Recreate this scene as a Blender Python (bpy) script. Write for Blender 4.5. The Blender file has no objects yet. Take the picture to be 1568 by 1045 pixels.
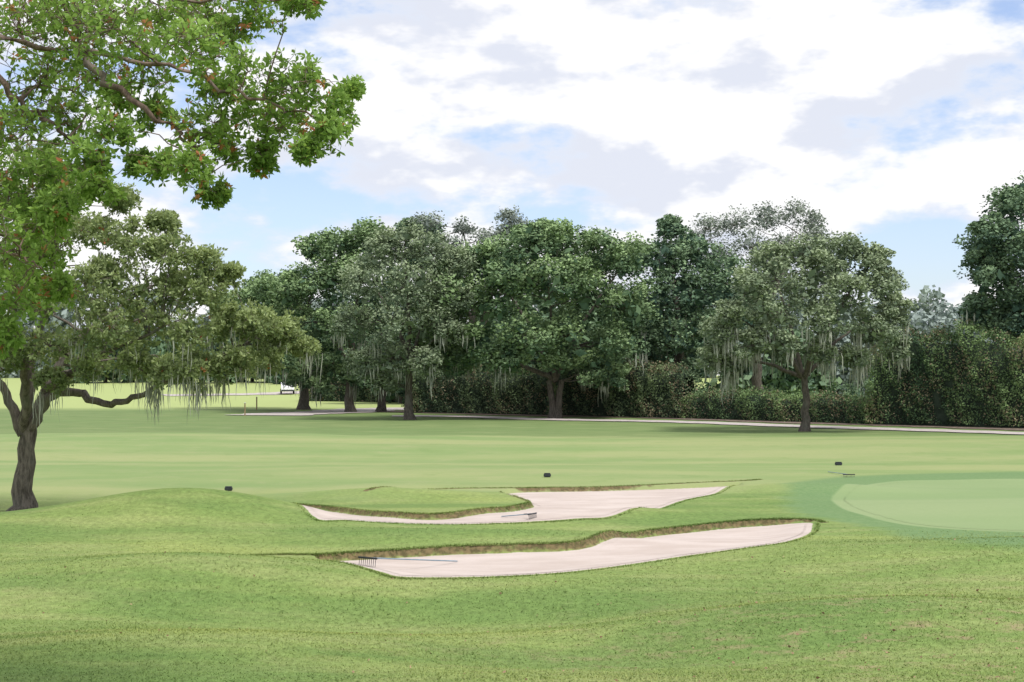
import bpy, math, numpy as np, time
from mathutils import Vector
t00=time.time()
rng=np.random.default_rng(11)
sc=bpy.context.scene
F=2178.;CX=784.;CY=522.5;CH=3.4
PITCH=math.atan(52.5/F)
# ------------------------------------------------------------------ site survey helpers (bearing/elevation -> metres)
def ray(px,py):
    dx=(px-CX)/F; dz=(CY-py)/F
    return dx, math.cos(PITCH)-dz*math.sin(PITCH), math.sin(PITCH)+dz*math.cos(PITCH)
def W(px,py,d):
    x,y,z=ray(px,py); return np.array([x/y*d,d,CH+z/y*d])
def ss(t):
    t=np.clip(t,0,1); return t*t*(3-2*t)
MOUNDS=[(-7.4,32.2,3.2,2.1,.80),(-12.5,31.0,4,2.4,.28),(-10.5,39,5,2.6,-.28),(10.5,26.5,5,2.2,.42),(-1.,29.3,5.0,1.1,.24),(2.5,34.2,4.5,1.2,.20),
        (8.6,41.5,3.0,1.0,.28),(-3.6,40.2,3.2,1.1,.28),(-1.5,21.3,4.5,1.6,-.42),(-5.8,24.3,2.8,1.6,.36),(5,20,3.6,1.5,.28),(1.,17.8,3.5,1.3,-.18),(12.5,36,5,3.5,.08),(-9,20,3.5,1.8,-.24),(-3.5,18.2,2.4,1.0,.12),
        (0,60,30,5,-.2),(-20,75,14,8,.3),(25,70,14,8,.16),(-2,50,9,3,.12)]
def base_h(x,y):
    z=1.7*ss((15-y)/13)+3.2*ss((y-130)/200)
    for cx,cy,sx,sy,a in MOUNDS: z=z+a*np.exp(-((x-cx)/sx)**2-((y-cy)/sy)**2)
    z=z+.05*np.sin(x*.5+.7+.2*y)*np.sin(y*.75)*ss((y-12)/5)*ss((60-y)/20)
    return z
def G0(px,py):
    x,y,z=ray(px,py); t=CH/(-z)
    for _ in range(60): t=t*.7+.3*(CH-float(base_h(x*t,y*t)))/(-z)
    return np.array([x*t,y*t])
def smooth(P,n=8):
    P=np.asarray(P,float); Q=np.vstack([2*P[0]-P[1],P,2*P[-1]-P[-2]]); out=[]
    for i in range(1,len(Q)-2):
        for k in range(n):
            t=k/n; a,b,c,d=Q[i-1],Q[i],Q[i+1],Q[i+2]
            out.append(.5*((2*b)+(c-a)*t+(2*a-5*b+4*c-d)*t*t+(3*b-a-3*c+d)*t**3))
    out.append(P[-1]); return np.array(out)
def dist_line(x,y,L):
    d=np.full(np.shape(x),1e9)
    for a,b in zip(L[:-1],L[1:]):
        ab=b-a; l=(ab**2).sum()+1e-12
        t=np.clip(((x-a[0])*ab[0]+(y-a[1])*ab[1])/l,0,1)
        d=np.minimum(d,np.hypot(x-a[0]-t*ab[0],y-a[1]-t*ab[1]))
    return d
def sdf(x,y,P):
    P=np.vstack([P,P[:1]]); d=dist_line(x,y,P); ins=np.zeros(np.shape(x),bool)
    for a,b in zip(P[:-1],P[1:]):
        c=((a[1]>y)!=(b[1]>y)); ins^=c&(x<(b[0]-a[0])*(y-a[1])/(b[1]-a[1]+1e-12)+a[0])
    return np.where(ins,d,-d)
g=lambda L:[G0(*p) for p in L]
A_far=smooth(g([(480,852),(530,849),(600,845),(700,839),(800,836),(900,828),(980,816),(1060,807),(1130,800),(1190,797),(1243,798)]),5)
A_near=smooth(g([(1252,802),(1245,818),(1200,832),(1120,843),(1050,853),(950,868),(850,879),(760,884),(680,886),(610,885),(578,877),(545,867),(500,859)]),5)
B_far=smooth(g([(1135,739),(1040,743),(950,746),(850,748),(780,750),(768,755),(792,762),(812,770),(795,775),(760,779),(700,786),(650,789),(600,786),(520,779),(460,774),(432,774)]),5)
B_near=smooth(g([(425,779),(470,788),(540,798),(640,803),(740,803),(820,800),(880,796),(960,785),(1040,770),(1100,756),(1143,745)]),5)
PA=np.vstack([A_far,A_near]); PB=np.vstack([B_far,B_near])
A_lip=smooth(g([(385,853),(430,852),(480,852),(530,849),(600,845),(700,839),(800,836),(900,828),(980,816),(1060,807),(1130,800),(1190,797),(1243,798),(1262,802)]),5)
B_lip=smooth(g([(560,753),(660,751),(780,749),(850,748),(950,746),(1040,742),(1135,738),(1165,736)]),5)
B_ton=smooth(g([(768,755),(792,762),(812,770),(795,775),(760,779),(700,786),(650,789),(600,786),(520,779),(460,774),(410,773)]),5)
GREEN=smooth(g([(1275,760),(1290,745),(1360,738),(1460,735),(1600,734),(1750,740),(1850,765),(1800,800),(1650,815),(1500,813),(1380,803),(1300,783),(1275,768),(1275,760)]),5)
FRINGE=smooth(g([(1195,765),(1205,742),(1260,733),(1380,726),(1600,722),(1900,730),(2000,770),(1900,830),(1650,845),(1450,830),(1330,808),(1230,790),(1195,770),(1195,765)]),5)
def fields(x,y):
    sh=np.shape(x); x=np.ravel(np.asarray(x,float)); y=np.ravel(np.asarray(y,float)); n=len(x)
    o=dict(s=np.full(n,-9.),lip=np.full(n,9.),green=np.full(n,-9.),fringe=np.full(n,-9.),h=base_h(x,y))
    m=(x>-10)&(x<32)&(y>19)&(y<56)
    if m.any():
        X,Y=x[m],y[m]
        sA=sdf(X,Y,PA); sB=sdf(X,Y,PB)
        la=dist_line(X,Y,A_lip); lb=np.minimum(dist_line(X,Y,B_lip),dist_line(X,Y,B_ton))
        na=dist_line(X,Y,A_near); nb=dist_line(X,Y,B_near)
        dep=.11*ss(na/1.3)*ss(sA/.08)+.105*ss(nb/1.6)*ss(sB/.09)
        rs=.026*np.exp(-(la/.35)**2)*(sA<0)+.026*np.exp(-(lb/.35)**2)*(sB<0)
        o['h'][m]+=rs-dep
        o['s'][m]=np.maximum(sA,sB); o['lip'][m]=np.minimum(la,lb)
        o['green'][m]=sdf(X,Y,GREEN); o['fringe'][m]=sdf(X,Y,FRINGE)
    return {k:v.reshape(sh) for k,v in o.items()}
def H(x,y): return float(fields(np.array([x]),np.array([y]))['h'][0])
def G(px,py):
    x,y,z=ray(px,py); t=CH/(-z)
    for _ in range(40): t=t*.7+.3*(CH-H(x*t,y*t))/(-z)
    return np.array([x*t,y*t,H(x*t,y*t)])
# ------------------------------------------------------------------ material helpers
class NT:
    def __init__(s,nt): s.nt=nt
    def n(s,t,**k):
        nd=s.nt.nodes.new(t)
        for a,b in k.items(): setattr(nd,a,b)
        return nd
    def set(s,sock,v):
        if isinstance(v,bpy.types.NodeSocket): s.nt.links.new(v,sock)
        elif isinstance(v,(tuple,list)) and len(v)==3 and sock.type=='RGBA': sock.default_value=(*v,1)
        else: sock.default_value=v
    def math(s,op,a,b=0.,c=0.,clamp=False):
        m=s.n('ShaderNodeMath',operation=op,use_clamp=clamp)
        for i,v in enumerate((a,b,c)): s.set(m.inputs[i],v)
        return m.outputs[0]
    def mix(s,f,a,b,mode='MIX'):
        m=s.n('ShaderNodeMixRGB',blend_type=mode); s.set(m.inputs[0],f); s.set(m.inputs[1],a); s.set(m.inputs[2],b); return m.outputs[0]
    def noise(s,vec,scale,detail=4,rough=.55,dist=0.):
        m=s.n('ShaderNodeTexNoise'); s.set(m.inputs['Vector'],vec); m.inputs['Scale'].default_value=scale
        m.inputs['Detail'].default_value=detail; m.inputs['Roughness'].default_value=rough; m.inputs['Distortion'].default_value=dist
        return m.outputs[0]
    def step(s,v,a,b,lo=0.,hi=1.):
        m=s.n('ShaderNodeMapRange',interpolation_type='SMOOTHSTEP'); s.set(m.inputs[0],v)
        m.inputs[1].default_value=a;m.inputs[2].default_value=b;m.inputs[3].default_value=lo;m.inputs[4].default_value=hi
        return m.outputs[0]
    def attr(s,n): return s.n('ShaderNodeAttribute',attribute_name=n).outputs['Fac']
    def scale(s,v,xyz,op='MULTIPLY'):
        m=s.n('ShaderNodeVectorMath',operation=op); s.set(m.inputs[0],v); m.inputs[1].default_value=xyz; return m.outputs[0]
def newmat(name):
    m=bpy.data.materials.new(name); m.use_nodes=True; m.node_tree.nodes.clear(); T=NT(m.node_tree)
    out=T.n('ShaderNodeOutputMaterial'); return m,T,out
def principled(T,out,col,rough=.8,spec=.2,bump=None,bs=.3,bd=.02):
    p=T.n('ShaderNodeBsdfPrincipled'); T.set(p.inputs['Base Color'],col); T.set(p.inputs['Roughness'],rough)
    p.inputs['Specular IOR Level'].default_value=spec
    if bump is not None:
        b=T.n('ShaderNodeBump'); T.set(b.inputs['Height'],bump); b.inputs['Strength'].default_value=bs; b.inputs['Distance'].default_value=bd
        T.nt.links.new(b.outputs[0],p.inputs['Normal'])
    if out: T.nt.links.new(p.outputs[0],out.inputs[0])
    return p
def simple(name,col,rough=.6,spec=.3,var=.25,scale=8):
    m,T,out=newmat(name); pos=T.n('ShaderNodeNewGeometry').outputs['Position']
    n=T.noise(pos,scale,4); c=T.mix(T.step(n,.3,.7),tuple(v*(1-var) for v in col),tuple(v*(1+var) for v in col))
    principled(T,out,c,rough,spec,n,.2,.01); return m
def leafmat(name,dark,light,trans=0,accent=None):
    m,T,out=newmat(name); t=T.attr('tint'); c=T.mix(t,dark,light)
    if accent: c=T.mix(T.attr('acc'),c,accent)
    p=T.n('ShaderNodeBsdfDiffuse'); T.set(p.inputs[0],c)
    if trans>0:
        tr=T.n('ShaderNodeBsdfTranslucent'); T.set(tr.inputs[0],T.mix(.5,c,(light[0]*1.4,light[1]*1.4,light[2]*.7)))
        mx=T.n('ShaderNodeMixShader'); mx.inputs[0].default_value=trans
        T.nt.links.new(p.outputs[0],mx.inputs[1]);T.nt.links.new(tr.outputs[0],mx.inputs[2]);T.nt.links.new(mx.outputs[0],out.inputs[0])
    else: T.nt.links.new(p.outputs[0],out.inputs[0])
    return m
def barkmat(name,col):
    m,T,out=newmat(name); pos=T.n('ShaderNodeNewGeometry').outputs['Position']
    n=T.noise(T.scale(pos,(14,14,3)),1.,4,.7); n2=T.noise(pos,1.3,2)
    c=T.mix(T.step(n,.3,.7),tuple(v*.45 for v in col),tuple(v*1.35 for v in col)); c=T.mix(T.step(n2,.5,.75,0,.5),c,(.15,.16,.13))
    principled(T,out,c,.9,.1,n,.8,.04); return m
C1,C2,C3,C4,C5=(.160,.235,.068),(.220,.278,.088),(.265,.300,.118),(.115,.19,.054),(.12,.198,.056)
def macro(T,pos,d2):
    n1=T.noise(pos,.10,3,.5); n2=T.noise(T.scale(pos,(.35,1.5,1)),.9,d2,.65); n5=T.noise(T.scale(pos,(.13,.42,1),),1.,3,.5)
    c=T.mix(T.step(n1,.32,.68),C1,C2)
    c=T.mix(T.step(n2,.42,.68,0,.65),c,C3); c=T.mix(T.step(n2,.44,.28,0,.5),c,C4)
    c=T.mix(T.step(n5,.50,.64,0,.7),c,C5); c=T.mix(T.step(n5,.46,.34,0,.5),c,(.27,.32,.10)); return c,n2  # broad dark and light waves painted in as slope shading of the swells
def grass_colour(T,pos):
    c,n2=macro(T,pos,5); n3=T.noise(pos,9,4,.7); n4=T.noise(pos,60,1,.6)
    v=T.math('ADD',T.step(n3,.25,.75,.76,1.22),T.step(n4,.3,.7,-.15,.15))
    m=T.n('ShaderNodeVectorMath',operation='SCALE'); T.set(m.inputs[0],c); T.set(m.inputs[3],v)
    return m.outputs[0],n2,n3,n4
# ground material
mg,T,out=newmat('turf'); pos=T.n('ShaderNodeNewGeometry').outputs['Position']
gc,n2,n3,n4=grass_colour(T,pos)
sep=T.n('ShaderNodeSeparateXYZ'); T.set(sep.inputs[0],pos)
nfw=T.noise(T.scale(pos,(.05,.22,1)),1.,4,.5)
fw=T.mix(T.step(nfw,.35,.65),(.205,.285,.112),(.305,.335,.155)); fw=T.mix(T.step(n3,.3,.7,0,.25),fw,(.165,.235,.08))
nfp=T.noise(pos,.45,5,.7); fw=T.mix(T.step(nfp,.50,.68,0,.35),fw,(.33,.33,.175)); fw=T.mix(T.step(nfp,.46,.32,0,.35),fw,(.155,.235,.08))
wob=T.math('MULTIPLY',T.math('SUBTRACT',T.noise(pos,.25,3),.5),9.)
yw=T.math('ADD',sep.outputs[1],wob)
ffac=T.step(yw,38,43)
c=T.mix(T.math('MULTIPLY',ffac,.88),gc,fw)
rough2=T.step(yw,76,81)      # rougher band under the trees
c=T.mix(T.math('MULTIPLY',rough2,T.step(n2,.35,.6,.4,.95)),c,(.13,.19,.07))
c=T.mix(T.step(yw,135,150),c,(.34,.40,.16))
dry=T.attr('dry'); nd=T.noise(T.scale(pos,(1,1.8,1)),1.6,5,.75)
c=T.mix(T.math('MULTIPLY',dry,T.step(nd,.50,.66,0,.7)),c,(.30,.235,.14))
fr=T.step(T.math('ADD',T.attr('fringe'),T.math('MULTIPLY',T.math('SUBTRACT',n2,.5),1.6)),-.3,.6)
c=T.mix(T.math('MULTIPLY',fr,.88),c,T.mix(T.step(n3,.3,.7),(.12,.21,.085),(.16,.245,.11)))
gr=T.step(T.attr('green'),-.06,.06)
PG1,PG2=(.205,.285,.127),(.25,.315,.155)
c=T.mix(gr,c,T.mix(T.step(n3,.3,.7,0,.2),T.mix(T.step(nfw,.35,.65),PG1,PG2),(.19,.26,.115)))
nl=T.noise(pos,3.5,4,.7); lipn=T.math('MULTIPLY',T.math('SUBTRACT',nl,.5),.25)
lip=T.step(T.math('ADD',T.attr('lip'),lipn),.12,.03)
c=T.mix(T.math('MULTIPLY',lip,.9),c,T.mix(T.step(n3,.4,.6),(.085,.065,.035),(.18,.125,.07)))
def sandcol(T,pos):
    a=T.noise(T.scale(pos,(.5,1.4,1)),1.1,4,.6); b=T.noise(pos,30,3,.7); r=T.noise(T.scale(pos,(3,22,1)),1.,3,.6)
    c=T.mix(T.step(a,.3,.7),(.455,.385,.345),(.545,.475,.435)); c=T.mix(T.step(b,.5,.75,0,.3),c,(.36,.285,.24)); c=T.mix(T.step(r,.5,.7,0,.25),c,(.38,.315,.275)); return c,r
sc_,rk=sandcol(T,pos)
sf=T.step(T.math('ADD',T.attr('s'),T.math('MULTIPLY',T.math('SUBTRACT',nl,.5),.08)),.09,.12)
c=T.mix(sf,c,sc_)
principled(T,out,c,.9,.1,T.math('MULTIPLY',T.math('ADD',n3,T.math('MULTIPLY',n4,.5)),T.math('MULTIPLY_ADD',gr,-.75,1.)),.45,.03)
msand,T,out=newmat('sand'); pos=T.n('ShaderNodeNewGeometry').outputs['Position']; c,r=sandcol(T,pos); principled(T,out,c,.95,.05,r,.5,.02)
mblade,T,out=newmat('grass_blade'); pos=T.n('ShaderNodeNewGeometry').outputs['Position']
gc,_=macro(T,pos,3)
c=T.mix(T.attr('tint'),T.mix(1.,gc,(.72,.78,.7),'MULTIPLY'),T.mix(1.,gc,(1.35,1.25,1.3),'MULTIPLY')); p=T.n('ShaderNodeBsdfDiffuse'); T.set(p.inputs[0],c); T.nt.links.new(p.outputs[0],out.inputs[0])
mpath=simple('path_concrete',(.44,.395,.375),.9,.1,.15,2); mmulch=simple('mulch',(.17,.135,.11),.95,.1,.4,3)
# ------------------------------------------------------------------ mesh helpers
def link(o,parent=None):
    sc.collection.objects.link(o)
    if parent: o.parent=parent
    return o
def empty(name,loc=(0,0,0)):
    e=bpy.data.objects.new(name,None); e.empty_display_size=.3; sc.collection.objects.link(e); e.location=loc; return e
def qmesh(name,V,Q,mat,parent=None,attrs=None,smooth_=False,k=4):
    V=np.asarray(V,np.float32); Q=np.asarray(Q,np.int32); me=bpy.data.meshes.new(name)
    me.vertices.add(len(V)); me.vertices.foreach_set('co',V.ravel()); me.loops.add(Q.size); me.loops.foreach_set('vertex_index',Q.ravel())
    me.polygons.add(len(Q)); me.polygons.foreach_set('loop_start',np.arange(len(Q),dtype=np.int32)*k)
    me.update(calc_edges=True)
    me.polygons.foreach_set('use_smooth',np.full(len(Q),smooth_)); 
    for n,(dom,a) in (attrs or {}).items():
        at=me.attributes.new(n,'FLOAT',dom); at.data.foreach_set('value',np.asarray(a,np.float32).ravel())
    me.materials.append(mat); o=bpy.data.objects.new(name,me)
    if parent is not None: o.location=-Vector(parent.location)
    return link(o,parent)
class Tubes:
    def __init__(s): s.V=[];s.Q=[];s.n=0
    def add(s,P,R,k=6):
        P=np.asarray(P,float);R=np.asarray(R,float); m=len(P); t=np.gradient(P,axis=0); t/=np.linalg.norm(t,axis=1)[:,None]+1e-9
        ref=np.array([1.,0,0]) if abs(t[0][0])<.7 else np.array([0,1.,0])
        u=np.cross(t,ref); u/=np.linalg.norm(u,axis=1)[:,None]+1e-9; v=np.cross(t,u)
        a=np.arange(k)*2*np.pi/k
        V=P[:,None]+R[:,None,None]*(np.cos(a)[None,:,None]*u[:,None]+np.sin(a)[None,:,None]*v[:,None])
        i=np.arange(m-1)[:,None]*k; j=np.arange(k)[None]; j2=(j+1)%k
        Q=np.stack([i+j,i+j2,i+k+j2,i+k+j],-1).reshape(-1,4)+s.n
        s.V.append(V.reshape(-1,3)); s.Q.append(Q); s.n+=m*k
    def obj(s,name,mat,parent): return qmesh(name,np.vstack(s.V),np.vstack(s.Q),mat,parent,None,True)
def unit(v): return v/(np.linalg.norm(v,axis=-1,keepdims=True)+1e-9)
def ball(n): return unit(rng.normal(size=(n,3)))*(rng.random((n,1))**.42)
def leafquads(C,ax,L,wr=.5):
    n=len(C); b=unit(np.cross(ax,rng.normal(size=(n,3)))); L=L[:,None]
    V=np.stack([C-ax*L/2,C+b*L*wr/2+ax*L*.08,C+ax*L/2,C-b*L*wr/2+ax*L*.08],1).reshape(-1,3)
    return V,np.arange(n*4).reshape(-1,4)
def curve(a,b,lift=.15,n=7,wob=.05):
    a=np.asarray(a);b=np.asarray(b); d=np.linalg.norm(b-a); t=np.linspace(0,1,n)[:,None]
    mid=(a+b)/2+np.array([0,0,lift*d])+rng.normal(size=3)*d*wob
    P=(1-t)**2*a+2*t*(1-t)*mid+t*t*b; P[1:-1]+=rng.normal(size=(n-2,3))*d*wob*.35; return P
def moss_mesh(name,anchors,lens,mat,parent,width=.05,per=9,spread=.25):
    A=np.repeat(anchors,per,0)+rng.normal(size=(len(anchors)*per,3))*[spread,spread,spread*.4]
    Ln=np.repeat(lens,per)*rng.uniform(.35,1.1,len(A)); n=len(A); K=5; th=rng.uniform(0,np.pi,n); d=np.stack([np.cos(th),np.sin(th),0*th],1)
    pts=[]; off=np.zeros((n,3))
    for k in range(K+1):
        w=width*(.55,1.,1.1,.8,.5,.12)[k]*rng.uniform(.6,1.3,n)
        off=off+rng.normal(size=(n,3))*[.025,.025,0]*(Ln[:,None]); c=A+off; c[:,2]-=Ln*k/K
        pts.append(c-d*w[:,None]); pts.append(c+d*w[:,None])
    V=np.stack(pts,1).reshape(-1,3); b=np.arange(n)[:,None]*(2*(K+1)); k=np.arange(K)[None]*2
    Q=np.stack([b+k,b+k+1,b+k+3,b+k+2],-1).reshape(-1,4)
    qmesh(name,V,Q,mat,parent,{'tint':('FACE',np.repeat(rng.uniform(0,1,n),K))})
NLEAF=0
def tree(name,base,lobes,trunk_r,fork_z,mat,bark,leaf=.2,nclump=9,ncl=45,clr=.38,mains=None,twigs=.4,rosette=0,moss=None,
         mossmat=None,nmain=5,acc=0.,flat=.7,lean=(0,0),forks=1,inner=44,wr=.6,mrs=1.,out_=1.0,mper=7):
    """lobes: (x,y,z,r,density) in metres"""
    global NLEAF
    base=np.asarray(base,float); E=empty(name,tuple(base)); TB=Tubes(); lobes=np.asarray(lobes,float)
    if lobes.shape[1]==4: lobes=np.column_stack([lobes,np.ones(len(lobes))])
    top=base+np.array([lean[0],lean[1],fork_z]); allp=[];allr=[]
    for f in range(forks):
        dx=(f-(forks-1)/2)*trunk_r*2.6
        P=curve(base+[dx*.35,0,-.15],top+[dx,0,0],0,8,.03); tt=np.linspace(0,1,8); R=trunk_r*(1-.3*tt)*(1+.7*np.exp(-tt*9))/(1 if forks==1 else 1.25)
        TB.add(P,R,10); allp.append(P[3:]);allr.append(R[3:]*.8)
    if mains is None:
        c=lobes[:,:3]; cand=rng.permutation(len(c))[:1].tolist()
        while len(cand)<min(nmain,len(c)):
            dd=np.min(np.linalg.norm(c[:,None]-c[cand][None],axis=2),axis=1); cand.append(int(np.argmax(dd)))
        mains=[[tuple(top),tuple(top+(c[i]-top)*.45+[0,0,np.linalg.norm(c[i]-top)*.08]),tuple(c[i])] for i in cand]
    for M in mains:
        P=smooth(np.array(M),6); P[1:-1]+=rng.normal(size=(len(P)-2,3))*trunk_r*.12; R=np.linspace(trunk_r*.55,trunk_r*.10,len(P))*mrs; TB.add(P,R,8); allp.append(P);allr.append(R)
    AP=np.vstack(allp);AR=np.concatenate(allr); CC=[];AX=[];TN=[];AC=[];LL=[]; anchors=[]
    for lx,ly,lz,r,den in lobes:
        c=np.array([lx,ly,lz]); d=np.linalg.norm(AP-c,axis=1)+np.maximum(0,AP[:,2]-c[2])*.8; i=int(np.argmin(d))
        rb=min(AR[i]*.7,.02+r*.04)
        if d[i]>.1: TB.add(curve(AP[i],c,.10,7,.07),np.linspace(rb,rb*.35,7),5)
        nc=max(3,int(nclump*rng.uniform(.75,1.25))); dirs=unit(rng.normal(size=(nc,3))+[0,0,.25]); cc=c+dirs*r*rng.uniform(.5,1.0,(nc,1))*[1,1,.85]*out_
        lt=rng.uniform(-.14,.14)
        if inner:
            ni=int(inner); CC.append(c+ball(ni)*r*.72); AX.append(unit(rng.normal(size=(ni,3)))); LL.append(r*.42*rng.uniform(.6,1.1,ni)); TN.append(rng.uniform(-.15,.25,ni)); AC.append(np.zeros(ni))  # oversized dark leaves added inside each lobe: block light, paint interior shade
        for q in range(nc):
            p=cc[q]
            if rng.random()<twigs: TB.add(curve(c,p,.1,4,.08),np.linspace(rb*.35,rb*.1,4),4)
            cr=r*clr*rng.uniform(.7,1.3); ct=rng.uniform(-.2,.2)+lt+.26*dirs[q][2]  # upper clumps tinted lighter, lower ones darker: top light painted into leaf colour
            if rosette:
                nt_=max(2,int(ncl*den*rng.uniform(.7,1.3)/rosette)); tips=p+ball(nt_)*cr*[1,1,flat]*1.5
                for t in tips[:max(1,int(nt_*twigs))]: TB.add(np.array([p,(p+t)/2+rng.normal(size=3)*cr*.08,t]),np.array([rb*.12,rb*.09,rb*.05])+.002,3)
                td=unit(tips-p+rng.normal(size=(nt_,3))*cr*.4)
                ax=unit(np.repeat(td,rosette,0)*.55+unit(rng.normal(size=(nt_*rosette,3)))); L=leaf*rng.uniform(.6,1.25,len(ax)); C=np.repeat(tips,rosette,0)+ax*L[:,None]*.55
                tn=.48+ct+np.repeat(rng.uniform(-.15,.15,nt_)+.15*(tips[:,2]-p[2])/cr,rosette)+rng.uniform(-.2,.2,len(ax)); ac=np.repeat((rng.random(nt_)<acc)*1.,rosette)  # higher tips tinted lighter, painted top light
            else:
                n=max(3,int(ncl*den*rng.uniform(.7,1.3))); o=ball(n)*cr*[1,1,flat]*1.55; C=p+o
                ax=unit(rng.normal(size=(n,3))*[1,1,.4]); L=leaf*rng.uniform(.55,1.3,n); tn=.46+ct+rng.uniform(-.2,.2,n)+.24*o[:,2]/cr; ac=(rng.random(n)<acc)*1.  # clump tops lighter, undersides darker: painted light and shade
            CC.append(C);AX.append(ax);LL.append(L);TN.append(tn);AC.append(ac)
            if dirs[q][2]<.15: anchors.append(p-[0,0,cr*.4])
    C=np.vstack(CC);V,Q=leafquads(C,np.vstack(AX),np.concatenate(LL),wr); NLEAF+=len(C)
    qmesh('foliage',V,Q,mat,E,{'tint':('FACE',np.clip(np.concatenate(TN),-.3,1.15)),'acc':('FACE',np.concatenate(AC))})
    TB.obj('trunk_and_limbs',bark,E)
    if moss:
        cnt,lo,hi,wid,spr=moss; a=np.array(anchors); z0=np.percentile(a[:,2],45); a=a[a[:,2]<z0]
        a=a[rng.permutation(len(a))[:cnt]]; moss_mesh('spanish_moss',a,rng.uniform(lo,hi,len(a)),mossmat,E,wid,mper,spr)
    return E
def crown(L,d,depth=.62,n_copies=2,back=.6):
    """crown mass from its lobes (bearing, elevation, radius) at distance d, filled out front-to-back"""
    L=np.array(L,float); cx,cy=L[:,0].mean(),L[:,1].mean(); hx=max(40,(L[:,0].max()-L[:,0].min())/2+30);hy=max(40,(L[:,1].max()-L[:,1].min())/2+30); out=[]
    for px,py,r in L:
        q=((px-cx)/hx)**2+((py-cy)/hy)**2; R=hx*d/F*math.sqrt(max(.12,1-q))*depth
        for sgn in ([-1,1] if n_copies==2 else [0]):
            dd=d+sgn*R*rng.uniform(.7,1.0)+rng.normal()*R*.1; jx=rng.normal(0,.15)*r; jy=rng.normal(0,.12)*r
            out.append((*W(px+jx*(sgn!=-1),py+jy*(sgn!=-1),dd),r*dd/F,1. if sgn<=0 else back))
    return out
# ------------------------------------------------------------------ ground
def axis(lo,hi,step,mn,mx,gr=1.07,cap=60):
    a=list(np.arange(lo,hi,step)); s=step
    while a[-1]<mx: s=min(s*gr,cap); a.append(a[-1]+s)
    s=step; b=[lo]
    while b[-1]>mn: s=min(s*gr,cap); b.append(b[-1]-s)
    return np.array(b[:0:-1]+a)
xs=axis(-8,9.5,.07,-1500,1500,1.055); ys=axis(22.5,47,.06,-80,3000)
X,Y=np.meshgrid(xs,ys); f=fields(X,Y); V=np.stack([X,Y,f['h']],-1).reshape(-1,3); nx,ny=len(xs),len(ys)
i=np.arange(ny-1)[:,None]*nx+np.arange(nx-1)[None]; Q=np.stack([i,i+1,i+nx+1,i+nx],-1).reshape(-1,4)
dry=np.exp(-((X-6.5)/4.0)**2-((Y-17.5)/4.)**2)+.5*np.exp(-((X-2)/5)**2-((Y-18)/3)**2)+.35*np.exp(-((X-6)/3)**2-((Y-23)/3)**2)+.25*np.exp(-((X+8)/3)**2-((Y-24)/4)**2)
pa={k:('POINT',f[k]) for k in('s','lip','green','fringe')}; pa['dry']=('POINT',np.clip(dry,0,1))
qmesh('ground',V,Q,mg,None,pa,True)
def sheet(name,mask,off,mat,at=False):
    m=mask.ravel(); q=Q[m[Q].all(1)]; u,inv=np.unique(q,return_inverse=True)
    qmesh(name,V[u]+[0,0,off],inv.reshape(-1,4),mat,None,{k:('POINT',np.ravel(v[1])[u]) for k,v in pa.items()} if at else None,True)
sa=np.full(X.shape,-9.); m=(X>-10)&(X<12)&(Y>19)&(Y<50); sa[m]=sdf(X[m],Y[m],PA); sb=np.full(X.shape,-9.); sb[m]=sdf(X[m],Y[m],PB)
sheet('sand_bunker',sa>.22,.005,msand); sheet('sand_bunker.001',sb>.22,.005,msand); sheet('putting_green',f['green']>.3,.004,mg,True)
def ribbon(name,L,w,mat,off=.03,n=6):
    P=smooth(L,n); t=unit(np.gradient(P,axis=0)); nn=np.stack([-t[:,1],t[:,0]],1); k=5; rows=[]
    for a in np.linspace(-.5,.5,k):
        ww=w*(1+.12*np.sin(np.arange(len(P))*1.7+a)); q=P+nn*(a*ww)[:,None]; rows.append(np.column_stack([q,base_h(q[:,0],q[:,1])+off]))
    V_=np.stack(rows,1).reshape(-1,3); ii=np.arange(len(P)-1)[:,None]*k+np.arange(k-1)[None]
    return qmesh(name,V_,np.stack([ii,ii+1,ii+k+1,ii+k],-1).reshape(-1,4),mat,None,None,True)
ribbon('cart_path',g([(600,638),(650,638),(720,639),(800,642),(880,644),(1000,646),(1100,649),(1200,653),(1320,657),(1450,661),(1568,665),(1750,671),(2100,685)]),3.4,mpath,.05)
ribbon('cart_path.001',g([(405,637),(450,634),(510,632),(560,628),(600,627),(660,626)]),7.,mpath,.05)
ribbon('access_road',g([(250,606),(330,605),(400,604),(450,602),(520,599),(640,597)]),7.,mpath,.06)
ribbon('mulch_bed',g([(600,630),(720,633),(860,637),(1000,639),(1120,643),(1230,647),(1350,650),(1450,653),(1568,657),(1750,662),(2100,672)]),6.5,mmulch,.035)
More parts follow.
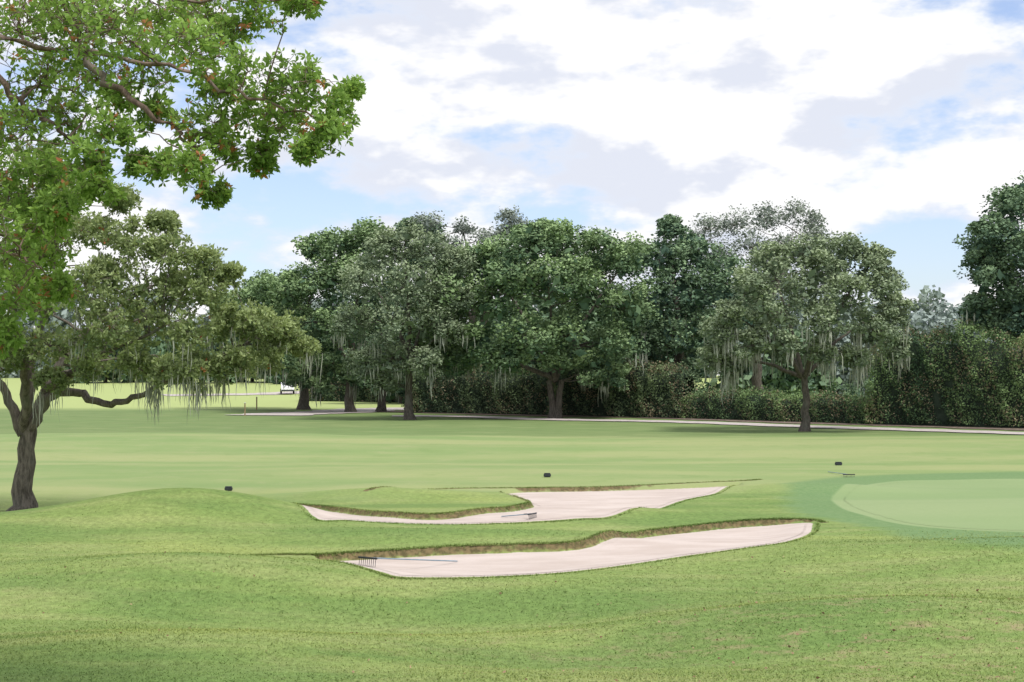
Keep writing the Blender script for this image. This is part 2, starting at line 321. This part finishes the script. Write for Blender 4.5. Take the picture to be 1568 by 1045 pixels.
# ------------------------------------------------------------------ foreground blades + lip tufts
def blades(name,P,h,w,tint,lean=.5):
    n=len(P); th=rng.uniform(0,np.pi,n); d=np.stack([np.cos(th),np.sin(th),0*th],1)*w[:,None]; ln=rng.normal(size=(n,3))*lean*h[:,None]; ln[:,2]=h*rng.uniform(.7,1,n)
    V_=np.stack([P-d,P+d,P+ln],1).reshape(-1,3); qmesh(name,V_,np.arange(n*3).reshape(-1,3),mblade,None,{'tint':('FACE',tint)},False,3)
N=230000; y=12.5+rng.beta(1.0,1.9,N)*19; x=(rng.random(N)*2-1)*(.37*y+1.)
ff=fields(x,y); ok=(ff['s']<-.05)&(ff['green']<0); x,y,hh=x[ok],y[ok],ff['h'][ok]; n=len(x)
pn=np.sin(x*1.3+np.sin(y*.9)*2)*np.sin(y*1.7+np.sin(x*.7)*2)
blades('grass',np.column_stack([x,y,hh-.003]),rng.uniform(.012,.036,n)*(1+.25*pn),rng.uniform(.003,.007,n)*(1+(y-12)*.03),np.clip(rng.normal(.65,.32,n)+.1*pn,-.1,1.1),.9)
T_=[]
for L,n_,sp,up in((A_lip,12000,.07,1),(B_lip,4500,.07,1),(B_ton,6000,.08,1),(A_near,3500,.05,0),(B_near,3500,.05,0)):
    seg=rng.integers(0,len(L)-1,n_); t=rng.random((n_,1)); p=L[seg]*(1-t)+L[seg+1]*t
    p=p+np.column_stack([rng.normal(0,sp*.5,n_),np.abs(rng.normal(0,sp,n_))*(1 if up else -1)]); T_.append(p)
p=np.vstack(T_); ff=fields(p[:,0],p[:,1]); n=len(p)
blades('rough_grass_edge',np.column_stack([p,ff['h']-.005]),rng.uniform(.015,.055,n),rng.uniform(.006,.012,n),np.clip(rng.normal(.25,.35,n),-.3,1),.6)
mfl=leafmat('fallen_leaf',(.15,.09,.055),(.40,.28,.18),0)
n=480; y=rng.uniform(13,27,n); x=(rng.random(n)*2-1)*(.37*y+1); x[:240]=rng.normal(5.5,2.2,240); y[:240]=rng.normal(17.5,2,240)
ff=fields(x,y); V_,Q_=leafquads(np.column_stack([x,y,ff['h']+.022])[ff['s']<0],unit(rng.normal(size=(n,3))*[1,1,.25])[ff['s']<0],rng.uniform(.025,.06,n)[ff['s']<0],.6)
qmesh('fallen_leaves',V_,Q_,mfl,None,{'tint':('FACE',rng.random(len(Q_)))})
# ------------------------------------------------------------------ trees
bark=barkmat('bark',(.15,.13,.11)); barkd=barkmat('bark_dark',(.12,.105,.09)); bark_red=barkmat('bark_twig',(.20,.145,.12))
mm=leafmat('spanish_moss',(.23,.25,.205),(.41,.43,.36)); mm2=leafmat('spanish_moss_near',(.23,.25,.20),(.38,.40,.33))
lA=leafmat('oak_leaf',(.075,.13,.078),(.30,.41,.195)); lB=leafmat('oak_leaf_grey',(.13,.175,.115),(.33,.395,.24))
lC=leafmat('oak_leaf_dark',(.065,.115,.085),(.235,.33,.185)); lD=leafmat('oak_leaf_hazed',(.17,.20,.18),(.33,.375,.30))  # lD: pale bluish tones, aerial haze painted into the leaf colour
lN=leafmat('near_oak_leaf',(.10,.145,.065),(.37,.44,.21),.25,(.36,.12,.07)); lO=leafmat('overhang_leaf',(.085,.165,.04),(.32,.47,.135),.4,(.45,.15,.10))
lF=leafmat('far_leaf',(.22,.27,.26),(.34,.40,.36),0)  # distance haze painted in: lifted, bluish darks
def T3(name,bp,L,mat,**k):
    b=G(*bp); d=k.pop('d',b[1])
    if 'd0' in k: dd=k.pop('d0'); xx=W(bp[0],bp[1],dd); b=np.array([xx[0],dd,H(xx[0],dd)]); d=dd
    cp=k.pop('copies',2); return tree(name,b,crown(L,d,n_copies=cp),k.pop('tr',.45),k.pop('fz',3.2),mat,k.pop('bark',barkd),mossmat=mm,**k)
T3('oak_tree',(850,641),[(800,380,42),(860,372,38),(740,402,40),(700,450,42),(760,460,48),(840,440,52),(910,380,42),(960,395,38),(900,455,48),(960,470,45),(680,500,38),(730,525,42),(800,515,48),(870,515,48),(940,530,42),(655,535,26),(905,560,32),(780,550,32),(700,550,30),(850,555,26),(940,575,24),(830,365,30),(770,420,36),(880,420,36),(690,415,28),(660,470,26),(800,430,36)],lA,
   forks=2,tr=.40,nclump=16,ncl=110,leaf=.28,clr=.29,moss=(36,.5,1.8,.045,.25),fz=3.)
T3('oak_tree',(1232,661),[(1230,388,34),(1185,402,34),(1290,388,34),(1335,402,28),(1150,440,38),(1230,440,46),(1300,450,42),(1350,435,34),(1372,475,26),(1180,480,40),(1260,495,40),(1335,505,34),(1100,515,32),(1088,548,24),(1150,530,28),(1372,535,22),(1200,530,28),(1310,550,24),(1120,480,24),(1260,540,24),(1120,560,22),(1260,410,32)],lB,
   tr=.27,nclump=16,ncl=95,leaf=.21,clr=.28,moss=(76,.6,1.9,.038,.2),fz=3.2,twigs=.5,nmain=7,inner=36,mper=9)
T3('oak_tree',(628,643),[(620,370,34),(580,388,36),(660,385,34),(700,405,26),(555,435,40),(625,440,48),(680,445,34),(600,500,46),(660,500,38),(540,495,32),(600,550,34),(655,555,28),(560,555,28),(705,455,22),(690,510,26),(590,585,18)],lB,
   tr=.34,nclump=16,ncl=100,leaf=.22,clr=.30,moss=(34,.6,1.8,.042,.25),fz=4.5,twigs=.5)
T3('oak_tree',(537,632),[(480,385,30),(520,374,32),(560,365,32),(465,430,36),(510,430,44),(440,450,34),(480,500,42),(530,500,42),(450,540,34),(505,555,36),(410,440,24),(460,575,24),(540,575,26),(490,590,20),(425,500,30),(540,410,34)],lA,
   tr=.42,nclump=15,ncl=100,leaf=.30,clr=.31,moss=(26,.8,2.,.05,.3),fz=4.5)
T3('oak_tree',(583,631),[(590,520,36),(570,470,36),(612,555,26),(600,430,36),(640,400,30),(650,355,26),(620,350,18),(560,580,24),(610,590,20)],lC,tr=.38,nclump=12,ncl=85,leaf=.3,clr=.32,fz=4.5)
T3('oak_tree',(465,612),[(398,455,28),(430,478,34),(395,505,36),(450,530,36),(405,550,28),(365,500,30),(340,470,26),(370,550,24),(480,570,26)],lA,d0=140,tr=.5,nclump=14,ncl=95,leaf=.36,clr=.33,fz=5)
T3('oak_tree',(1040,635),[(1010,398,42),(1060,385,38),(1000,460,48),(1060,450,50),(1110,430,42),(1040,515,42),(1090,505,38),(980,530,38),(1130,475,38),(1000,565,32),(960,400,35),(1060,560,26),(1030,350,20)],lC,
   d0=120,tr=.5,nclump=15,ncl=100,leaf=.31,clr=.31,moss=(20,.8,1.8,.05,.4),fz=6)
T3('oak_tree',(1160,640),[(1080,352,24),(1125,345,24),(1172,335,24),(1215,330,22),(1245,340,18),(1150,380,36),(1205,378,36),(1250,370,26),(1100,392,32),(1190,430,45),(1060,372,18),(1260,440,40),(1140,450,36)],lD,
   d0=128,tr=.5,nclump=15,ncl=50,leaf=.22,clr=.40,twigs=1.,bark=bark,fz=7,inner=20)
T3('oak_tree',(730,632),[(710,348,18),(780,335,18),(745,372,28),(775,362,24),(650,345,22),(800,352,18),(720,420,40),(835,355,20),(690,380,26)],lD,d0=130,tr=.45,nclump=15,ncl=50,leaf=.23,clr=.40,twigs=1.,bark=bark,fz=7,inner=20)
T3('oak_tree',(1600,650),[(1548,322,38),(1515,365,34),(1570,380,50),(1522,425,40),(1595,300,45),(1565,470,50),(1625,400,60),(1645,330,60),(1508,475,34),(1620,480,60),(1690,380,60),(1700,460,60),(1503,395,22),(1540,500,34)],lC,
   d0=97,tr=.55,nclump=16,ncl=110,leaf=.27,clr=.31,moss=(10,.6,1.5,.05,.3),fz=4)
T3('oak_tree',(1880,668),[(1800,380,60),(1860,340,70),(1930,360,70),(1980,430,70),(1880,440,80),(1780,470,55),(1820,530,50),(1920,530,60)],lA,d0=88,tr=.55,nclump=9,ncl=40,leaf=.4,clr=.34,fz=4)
# left specimen oak
nb=G(33,783)
NL=[(150,358,38),(205,370,38),(262,382,38),(315,402,28),(100,345,44),(60,375,46),(10,400,50),(60,455,50),(130,440,48),(200,440,48),(268,440,44),(325,450,32),(150,505,46),(220,505,46),(290,510,42),(345,495,34),(395,495,32),(435,510,26),(462,533,18),(75,530,46),(10,540,46),(130,560,30),(205,558,30),(300,565,32),(355,555,32),(415,548,26),(110,285,36),(60,250,40),(190,310,26),(160,420,30),(250,340,22),(-60,420,60),(-120,480,60),(-60,520,50),(-150,400,60),(-40,320,55),(-200,520,50),(10,300,45),(350,420,20),(255,570,30),(80,580,22)]
cl=[(*c[:4],c[4]*(.35 if c[0]<-14.5 else 1.)) for c in crown(NL,nb[1],.5,2,.6)]
mains=[[tuple(nb+[.12,0,1.9]),tuple(W(80,605,nb[1]-.2)),tuple(W(120,604,nb[1]-.5)),tuple(W(170,617,nb[1]-.9)),tuple(W(222,603,nb[1]-1.2)),tuple(W(300,560,nb[1]-1.4)),tuple(W(390,520,nb[1]-1.5))],
 [tuple(nb+[.12,0,2.]),tuple(W(90,560,nb[1]+.6)),tuple(W(140,500,nb[1]+1)),tuple(W(230,440,nb[1]+1.2))],
 [tuple(nb+[.05,0,2.1]),tuple(W(50,540,nb[1])),tuple(W(80,440,nb[1]-.2)),tuple(W(90,330,nb[1]))],
 [tuple(nb+[.02,0,1.9]),tuple(W(0,590,nb[1])),tuple(W(-50,540,nb[1]-.5)),tuple(W(-120,480,nb[1]-.6))],
 [tuple(nb+[.05,0,2.]),tuple(W(40,560,nb[1]-1)),tuple(W(20,480,nb[1]-2.2)),tuple(W(60,400,nb[1]-2.6))],
 [tuple(W(70,600,nb[1])),tuple(W(130,560,nb[1]-1.5)),tuple(W(250,500,nb[1]-2.2))]]
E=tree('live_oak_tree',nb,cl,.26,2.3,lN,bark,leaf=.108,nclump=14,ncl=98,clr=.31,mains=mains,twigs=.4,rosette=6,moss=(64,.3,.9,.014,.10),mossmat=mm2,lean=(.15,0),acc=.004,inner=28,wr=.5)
an=np.array([W(px,py,nb[1]-1.6+rng.normal()*.4) for px,py in[(230,585),(236,590),(241,594),(298,585),(304,590),(312,588),(322,590),(285,582),(222,470),(250,460),(150,400),(155,385),(335,578),(345,575),(60,600),(120,470),(180,540)]])
moss_mesh('moss_curtain',an,rng.uniform(.5,1.05,len(an)),mm2,E,.014,13,.06)
# overhanging tree close to the camera, trunk off to the left
ob=np.array([-8.6,14.5,H(-8.6,14.5)])
OL=[(30,50,70),(100,35,60),(60,130,60),(170,45,55),(240,35,52),(315,25,46),(395,8,38),(455,2,26),(15,215,55),(105,195,48),(150,120,44),(225,95,46),(292,80,46),(345,60,38),
 (380,110,44),(430,140,44),(478,130,38),(522,168,26),(503,208,26),(440,198,40),(385,180,42),(338,150,38),(402,240,24),(350,222,34),(300,205,34),(300,262,30),(328,300,18),(250,262,24),(240,170,28),(180,205,30),(470,232,18),(535,140,14),(210,250,20),(150,290,26),(185,150,26),(130,245,30),
 (15,290,44),(60,270,34),(10,360,48),(55,400,38),(20,450,46),(85,440,24),(10,505,32),(70,340,28),(100,320,26),(-70,100,90),(-80,250,90),(-70,400,80),(80,-50,50),(220,-50,50),(350,-45,40)]
od=[]
for px,py,r in OL:
    d=14+rng.normal()*.8; den=.3 if (px<-40 or py<-40) else 1.; od.append((*W(px,py,d),r*d/F,den))
    if 0<py<60 or 0<px<80: d+=1.2; od.append((*W(px+rng.normal()*15,py+rng.normal()*12,d),r*d/F,den*.8))
w=lambda *a:tuple(W(*a))
om=[[tuple(ob+[0,0,2.6]),w(-330,120,14.2),w(-120,60,14),w(60,70,14),w(200,90,13.8),w(320,120,13.6),w(430,165,13.5),w(500,190,13.4)],
 [tuple(ob+[0,0,3.]),w(-320,0,14.6),w(-100,-40,14.6),w(120,-20,14.8),w(300,0,14.6),w(430,0,14.5)],
 [w(120,75,13.9),w(190,150,13.9),w(270,200,13.9),w(310,280,13.8)],
 [tuple(ob+[0,0,2.4]),w(-300,320,14),w(-120,330,13.8),w(10,380,13.7),w(60,410,13.6)],
 [w(-60,66,14),w(20,140,14.2),w(90,200,14.3),w(150,280,14.2)]]
tree('overhanging_oak_tree',ob,od,.26,3.2,lO,bark_red,leaf=.070,nclump=14,ncl=62,clr=.44,mains=om,twigs=.85,rosette=7,acc=.03,flat=.9,mossmat=mm,inner=0,wr=.45,mrs=.30,out_=1.12)
# distant tree line
def belt(name,x0,x1,yf,hmin,hmax,mat,n,leaf,ncl,nb_=34):
    E=empty(name,((x0+x1)/2,yf,3)); C=[];Tn=[];TB=Tubes()
    for i in range(n):
        x=x0+(x1-x0)*(i+rng.uniform(0,1))/n; yy=yf+rng.uniform(-8,14); h=rng.uniform(hmin,hmax); z0=float(base_h(x,yy)); wr=h*rng.uniform(.34,.46)
        TB.add([[x,yy,z0-.2],[x,yy,z0+h*.6]],[.4,.2],6)
        for q in range(nb_):
            u=unit(rng.normal(size=3)); c=np.array([x,yy,z0+h*.5])+u*[wr,wr,h*.45]*rng.uniform(.5,1)
            if q%3==0: c=np.array([x+rng.uniform(-1,1)*wr,yy-wr*.5,z0+h*rng.uniform(.03,.35)])
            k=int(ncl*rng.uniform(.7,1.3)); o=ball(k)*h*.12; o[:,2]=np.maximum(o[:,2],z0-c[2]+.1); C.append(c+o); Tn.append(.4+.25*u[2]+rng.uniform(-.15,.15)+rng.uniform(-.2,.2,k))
    C=np.vstack(C); V_,Q_=leafquads(C,unit(rng.normal(size=C.shape)),leaf*rng.uniform(.6,1.3,len(C)),.7)
    qmesh('foliage',V_,Q_,mat,E,{'tint':('FACE',np.clip(np.concatenate(Tn),0,1))}); TB.obj('trunks',barkd,E)
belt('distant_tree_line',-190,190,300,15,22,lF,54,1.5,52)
belt('background_woodland',-14,19.5,150,11,15,lC,11,.9,60)
belt('background_woodland',26.5,34.5,150,8,11,lC,4,.9,60)
belt('background_woodland',-78,-22,250,9,13,lC,12,1.2,60)
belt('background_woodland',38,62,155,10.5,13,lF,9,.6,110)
# ------------------------------------------------------------------ hedges
lH=leafmat('hedge_leaf',(.06,.105,.06),(.24,.34,.14),0,(.28,.22,.15)); lH2=leafmat('hedge_leaf_dry',(.065,.10,.065),(.23,.30,.15),0,(.30,.23,.16))
mcore=simple('hedge_core',(.04,.055,.04),.95,0,.3,2)
def hedge(name,a,b,h,wd,mat,dens=150,leaf=.13,acc=.2,bulge=.35):
    a=np.array(a[:2]);b=np.array(b[:2]); L=np.linalg.norm(b-a); t=(b-a)/L; nn=np.array([t[1],-t[0]])
    if nn[1]>0: nn=-nn
    E=empty(name,(*((a+b)/2),0)); area=L*(2*h+wd); n=int(area*dens)
    nf=lambda s,z:np.sin(s*1.9+np.sin(z*1.1)*1.3)*.5+np.sin(s*4.3+z*1.7)*.3+np.sin(s*.63+2)*.5+np.sin(z*5+s*2.7)*.2
    hs=lambda s:h*(1+.05*np.sin(s*1.1)+.05*np.sin(s*2.9+1)+.04*np.sin(s*.35)+.02*np.sin(s*6.1))*(1-.25*np.exp(-s/.9)-.25*np.exp(-(L-s)/.9))
    s=rng.uniform(0,L,n); side=rng.random(n); p1=h/(2*h+wd)
    z=rng.uniform(0.03,1,n)*hs(s); off=wd/2*np.ones(n); top=side>1-wd/(2*h+wd); back=(side<p1*.7)
    off=np.where(back,-wd/2,off); off=np.where(top,rng.uniform(-wd/2,wd/2,n),off); z=np.where(top,hs(s)+rng.normal(0,.12,n)+np.abs(rng.normal(0,.2,n))*(np.sin(s*7)>0),z)
    bl=nf(s,z)*bulge; off=off+np.sign(off)*(bl-.25)+rng.normal(0,.12,n)
    ne=int(n*.06); e=rng.random(ne)<.5; s[:ne]=np.where(e,rng.normal(0,.2,ne),L+rng.normal(0,.2,ne)); off[:ne]=rng.uniform(-wd/2,wd/2,ne); z[:ne]=rng.uniform(0,.9,ne)*h*.9
    xy=a+t*s[:,None]+nn*off[:,None]; C=np.column_stack([xy,base_h(xy[:,0],xy[:,1])+z])
    plant=.22*np.sin(s*.8+2.)*np.sin(s*.31+1)+.12*np.sin(s*2.1+z*.8)
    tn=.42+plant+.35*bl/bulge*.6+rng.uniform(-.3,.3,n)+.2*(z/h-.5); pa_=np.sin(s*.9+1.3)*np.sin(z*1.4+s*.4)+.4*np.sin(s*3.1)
    ac=((rng.random(n)<acc*np.clip(.6+pa_,0,2)))*.8
    V_,Q_=leafquads(C,unit(rng.normal(size=(n,3))),leaf*rng.uniform(.6,1.4,n),.6)
    qmesh('foliage',V_,Q_,mat,E,{'tint':('FACE',np.clip(tn,-.1,1.1)),'acc':('FACE',ac)})
    m=int(L/.6)+2; ssx=np.linspace(.3,L-.3,m); prof=[(-.5,0),(-.5,.6),(-.42,.93),(0,.97),(.42,.93),(.5,.6),(.5,0)]; VV=[]
    for q in ssx:
        for o_,zz in prof:
            oo=o_*wd*.72+np.sign(o_)*(nf(q,zz*h)*bulge*.8-.2)*.7; p=a+t*q+nn*oo; VV.append((*p,float(base_h(*p))+zz*hs(q)*.95))
    k=len(prof); ii=np.arange(m-1)[:,None]*k+np.arange(k-1)[None]; qmesh('light_block_core',VV,np.stack([ii,ii+1,ii+k+1,ii+k],-1).reshape(-1,4),mcore,E,None,True)  # solid dark core added inside the leaves to stop light bleeding through
P=lambda px,py:G0(px,py)
def hh_(px,base,top): d=G0(px,base)[1]; return (base-top)*d/F
hedge('hedge',P(1345,650),P(1700,659),hh_(1450,652,518),3.2,lH,150,.15,.25,.5)
hedge('hedge',P(1055,641),P(1340,650),hh_(1200,646,607),2.,lH,170,.14,.25,.3)
hedge('hedge',P(640,632),P(860,636),hh_(750,634,568),3,lH2,130,.16,.25,.4)
hedge('hedge',P(860,636),P(1060,641),hh_(950,638,560),3,lH2,130,.16,.35,.45)
hedge('hedge',P(470,614),P(625,616),hh_(550,615,580),3,lH2,80,.22,.25,.4)
hedge('hedge',P(1700,659),P(2200,672),hh_(1900,662,515),3.2,lH,60,.24,.2,.28)
for px,py,r in((1300,640,24),(1080,640,22),(1345,636,32),(1000,636,26),(1060,640,30),(640,632,26),(860,636,20)):
    b=G0(px,py); d=b[1]; rr=r*d/F; z=float(base_h(*b)); tree('shrub',(b[0],b[1],z),[(b[0]+rng.normal()*rr*.4,d+rng.normal()*rr*.4,z+rr*q,rr*.6) for q in(.5,.8,1.1,1.3,1.7)],.06,rr*.4,lC,barkd,leaf=.18,nclump=12,ncl=50,clr=.4)
# ------------------------------------------------------------------ built objects
def box(name,sz,loc,mat,parent,rot=(0,0,0),bev=.01):
    import bmesh
    bm=bmesh.new(); bmesh.ops.create_cube(bm,size=1); bmesh.ops.scale(bm,vec=sz,verts=bm.verts)
    if bev: bmesh.ops.bevel(bm,geom=bm.edges[:],offset=bev,segments=2,affect='EDGES')
    me=bpy.data.meshes.new(name); bm.to_mesh(me); bm.free(); me.materials.append(mat); o=bpy.data.objects.new(name,me); link(o,parent); o.location=loc; o.rotation_euler=rot; return o
def rod(name,a,b,r,mat,parent,k=10):
    TB=Tubes(); TB.add([a,(np.array(a)+b)/2,b],[r]*3,k); me=TB.obj(name,mat,None); me.parent=parent; return me
mdk=simple('dark_paint',(.03,.035,.045),.5,.4,.2); mblue=simple('blue_handle',(.20,.27,.33),.5,.4,.15); mstk=simple('stake_wood',(.30,.22,.13),.8,.2,.2); mwhite=simple('white_paint',(.78,.78,.78),.4,.5,.03); mglass=simple('dark_glass',(.03,.04,.05),.15,.6,.1); mrub=simple('rubber',(.02,.02,.02),.9,.2,.1)
for px,py,wd in((350,752,.23),(838,731,.24),(1284,713,.27)):
    b=G(px,py); E=empty('tee_marker',tuple(b)); box('body',(wd,.12,.11),(0,0,.065),mdk,E,bev=.02); box('cap',(wd*.86,.09,.016),(0,0,.128),mdk,E,bev=.005)
    for s in(-1,1): rod('spike_%d'%(s+2),(s*wd*.33,0,-.08),(s*wd*.33,0,.03),.012,mrub,E)
def rake(head,tip,up=.0):
    h=G(*head);t=G(*tip); d=t[:2]-h[:2]; ang=math.atan2(d[1],d[0]); L=np.linalg.norm(d); E=empty('bunker_rake',tuple(h)); E.rotation_euler=(0,0,ang)
    dz=t[2]-h[2]; rod('handle',(0,0,.09+up),(L,0,dz+.03),.012,mblue,E); box('head_bar',(.03,.42,.03),(0,0,.09+up),mdk,E,bev=.006)
    for k in range(9): rod('tooth_%d'%k,(0,-.18+k*.045,.09+up),(-.02,-.18+k*.045,0.0+up*.1),.005,mdk,E,6)
    rod('brace_1',(0,-.15,.09+up),(.22,0,.085+up*.8),.006,mdk,E); rod('brace_2',(0,.15,.09+up),(.22,0,.085+up*.8),.006,mdk,E)
rake((563,868),(700,862),.06); rake((815,795),(768,793),.03); rake((1300,731),(1268,724),.0)
for px,py in((375,637),(393,628),(468,606)):
    b=G0(px,py); z=float(base_h(*b)); E=empty('marker_stake',(b[0],b[1],z)); s=b[1]/110
    rod('post',(0,0,-.1),(0,0,1.0*s),.05*s,mstk,E); box('cap',(.13*s,.13*s,.05),(0,0,1.0*s),mwhite,E,bev=.01)
b=G0(440,604); print('car distance',b); z=float(base_h(*b)); E=empty('parked_car',(b[0],b[1],z+.08)); 
prof=[(-2.2,.35),(-2.25,.75),(-2.1,.98),(-1.5,1.05),(-.9,1.52),(.7,1.56),(1.5,1.05),(2.15,.9),(2.25,.6),(2.2,.35)]
def extr(name,prof,w,mat):
    n=len(prof); V_=[(x,-w/2,z_) for x,z_ in prof]+[(x,w/2,z_) for x,z_ in prof]; me=bpy.data.meshes.new(name)
    me.from_pydata(V_,[],[list(range(n))[::-1],list(range(n,2*n))]+[[i,(i+1)%n,n+(i+1)%n,n+i] for i in range(n)]); me.materials.append(mat); o=bpy.data.objects.new(name,me); link(o,E)
    md=o.modifiers.new('b','BEVEL'); md.width=.05; md.segments=2; return o
extr('body',prof,1.75,mwhite); extr('side_windows',[(-1.35,1.08),(-.85,1.45),(.65,1.49),(1.3,1.08)],1.80,mglass)
box('windscreen',(.03,1.45,.62),(1.13,0,1.32),mglass,E,(0,-math.radians(58),0),.01); box('rear_window',(.03,1.4,.5),(-1.24,0,1.3),mglass,E,(0,math.radians(50),0),.01)
for sx in(-1.4,1.4):
    for sy in(-.85,.85): rod('wheel',(sx,sy-.1,.33),(sx,sy+.1,.33),.33,mrub,E,20)
box('bumper',(.12,1.7,.2),(2.26,0,.45),mdk,E,bev=.03); E.rotation_euler=(0,0,math.radians(-80))
# ------------------------------------------------------------------ sky, sun, camera
S=Vector((.38,-.38,1.0)).normalized()
wd=bpy.data.worlds.new('World'); sc.world=wd; wd.use_nodes=True; nt=wd.node_tree; nt.nodes.clear(); T=NT(nt)
out=T.n('ShaderNodeOutputWorld'); sky=T.n('ShaderNodeTexSky'); sky.sky_type='NISHITA'; sky.sun_disc=False
sky.sun_elevation=math.asin(S.z); sky.sun_rotation=math.atan2(S.x,S.y); sky.dust_density=1.0; sky.ozone_density=1.
b1=T.n('ShaderNodeBackground'); b1.inputs[1].default_value=.145; T.set(b1.inputs[0],T.mix(1.,sky.outputs[0],(1.15,1.16,1.32),'MULTIPLY'))
tc=T.n('ShaderNodeTexCoord').outputs['Generated']; sp=T.n('ShaderNodeSeparateXYZ'); T.set(sp.inputs[0],tc); x,y,z=sp.outputs
cv=T.scale(tc,(1,1,2.2)); az=T.math('ARCTAN2',x,y); el=z
def blob(px,py,sx,sy,a):
    dx,dy,dz=ray(px,py); A=math.atan2(dx,dy); B=dz/math.sqrt(dx*dx+dy*dy+dz*dz)
    u=T.math('MULTIPLY_ADD',az,F/sx,-A*F/sx); v=T.math('MULTIPLY_ADD',el,F/sy,-B*F/sy)
    q=T.math('MULTIPLY_ADD',u,u,T.math('MULTIPLY',v,v)); return T.math('MULTIPLY',T.math('POWER',.36788,q),a)
n1=T.noise(cv,6.3,6,.57)
d=n1
for bb in[(350,400,150,50,-.2),(1540,15,120,50,-.22),(690,195,200,26,-.12),(920,345,200,24,-.10),(1430,385,150,50,-.14),(1220,110,330,110,.11),(1080,270,260,28,.14)]: d=T.math('ADD',d,blob(*bb))
cov=T.step(d,.36,.46,.2,1.)
n2=T.noise(T.scale(cv,(.02,0,.07),'ADD'),6.3,5,.57)
rel=T.math('MULTIPLY_ADD',T.math('SUBTRACT',n1,n2),5.2,.54)
cc=T.mix(T.step(rel,.1,.7),(.80,.83,.925),(1.08,1.07,1.07)); cc=T.mix(T.step(d,.40,.50),(.80,.87,1.0),cc)
b2=T.n('ShaderNodeBackground'); b2.inputs[1].default_value=1.0; T.set(b2.inputs[0],cc)
mx=T.n('ShaderNodeMixShader'); T.set(mx.inputs[0],T.math('MULTIPLY',cov,.96)); nt.links.new(b1.outputs[0],mx.inputs[1]); nt.links.new(b2.outputs[0],mx.inputs[2]); nt.links.new(mx.outputs[0],out.inputs[0])
ld=bpy.data.lights.new('sun','SUN'); ld.energy=3.5; ld.angle=math.radians(16); ld.color=(1,.96,.9); lo=bpy.data.objects.new('sun',ld); link(lo); lo.rotation_euler=S.to_track_quat('Z','Y').to_euler()
cd=bpy.data.cameras.new('camera'); cd.lens=50.; cd.sensor_width=36; cd.clip_end=6000; co=bpy.data.objects.new('camera',cd); link(co); co.location=(0,0,CH); co.rotation_euler=(math.pi/2+PITCH,0,0); sc.camera=co
sc.view_settings.view_transform='Standard'; sc.view_settings.look='None'; sc.view_settings.exposure=0
print('leaves',NLEAF,'polys',sum(len(o.data.polygons) for o in sc.objects if o.type=='MESH'),time.time()-t00)
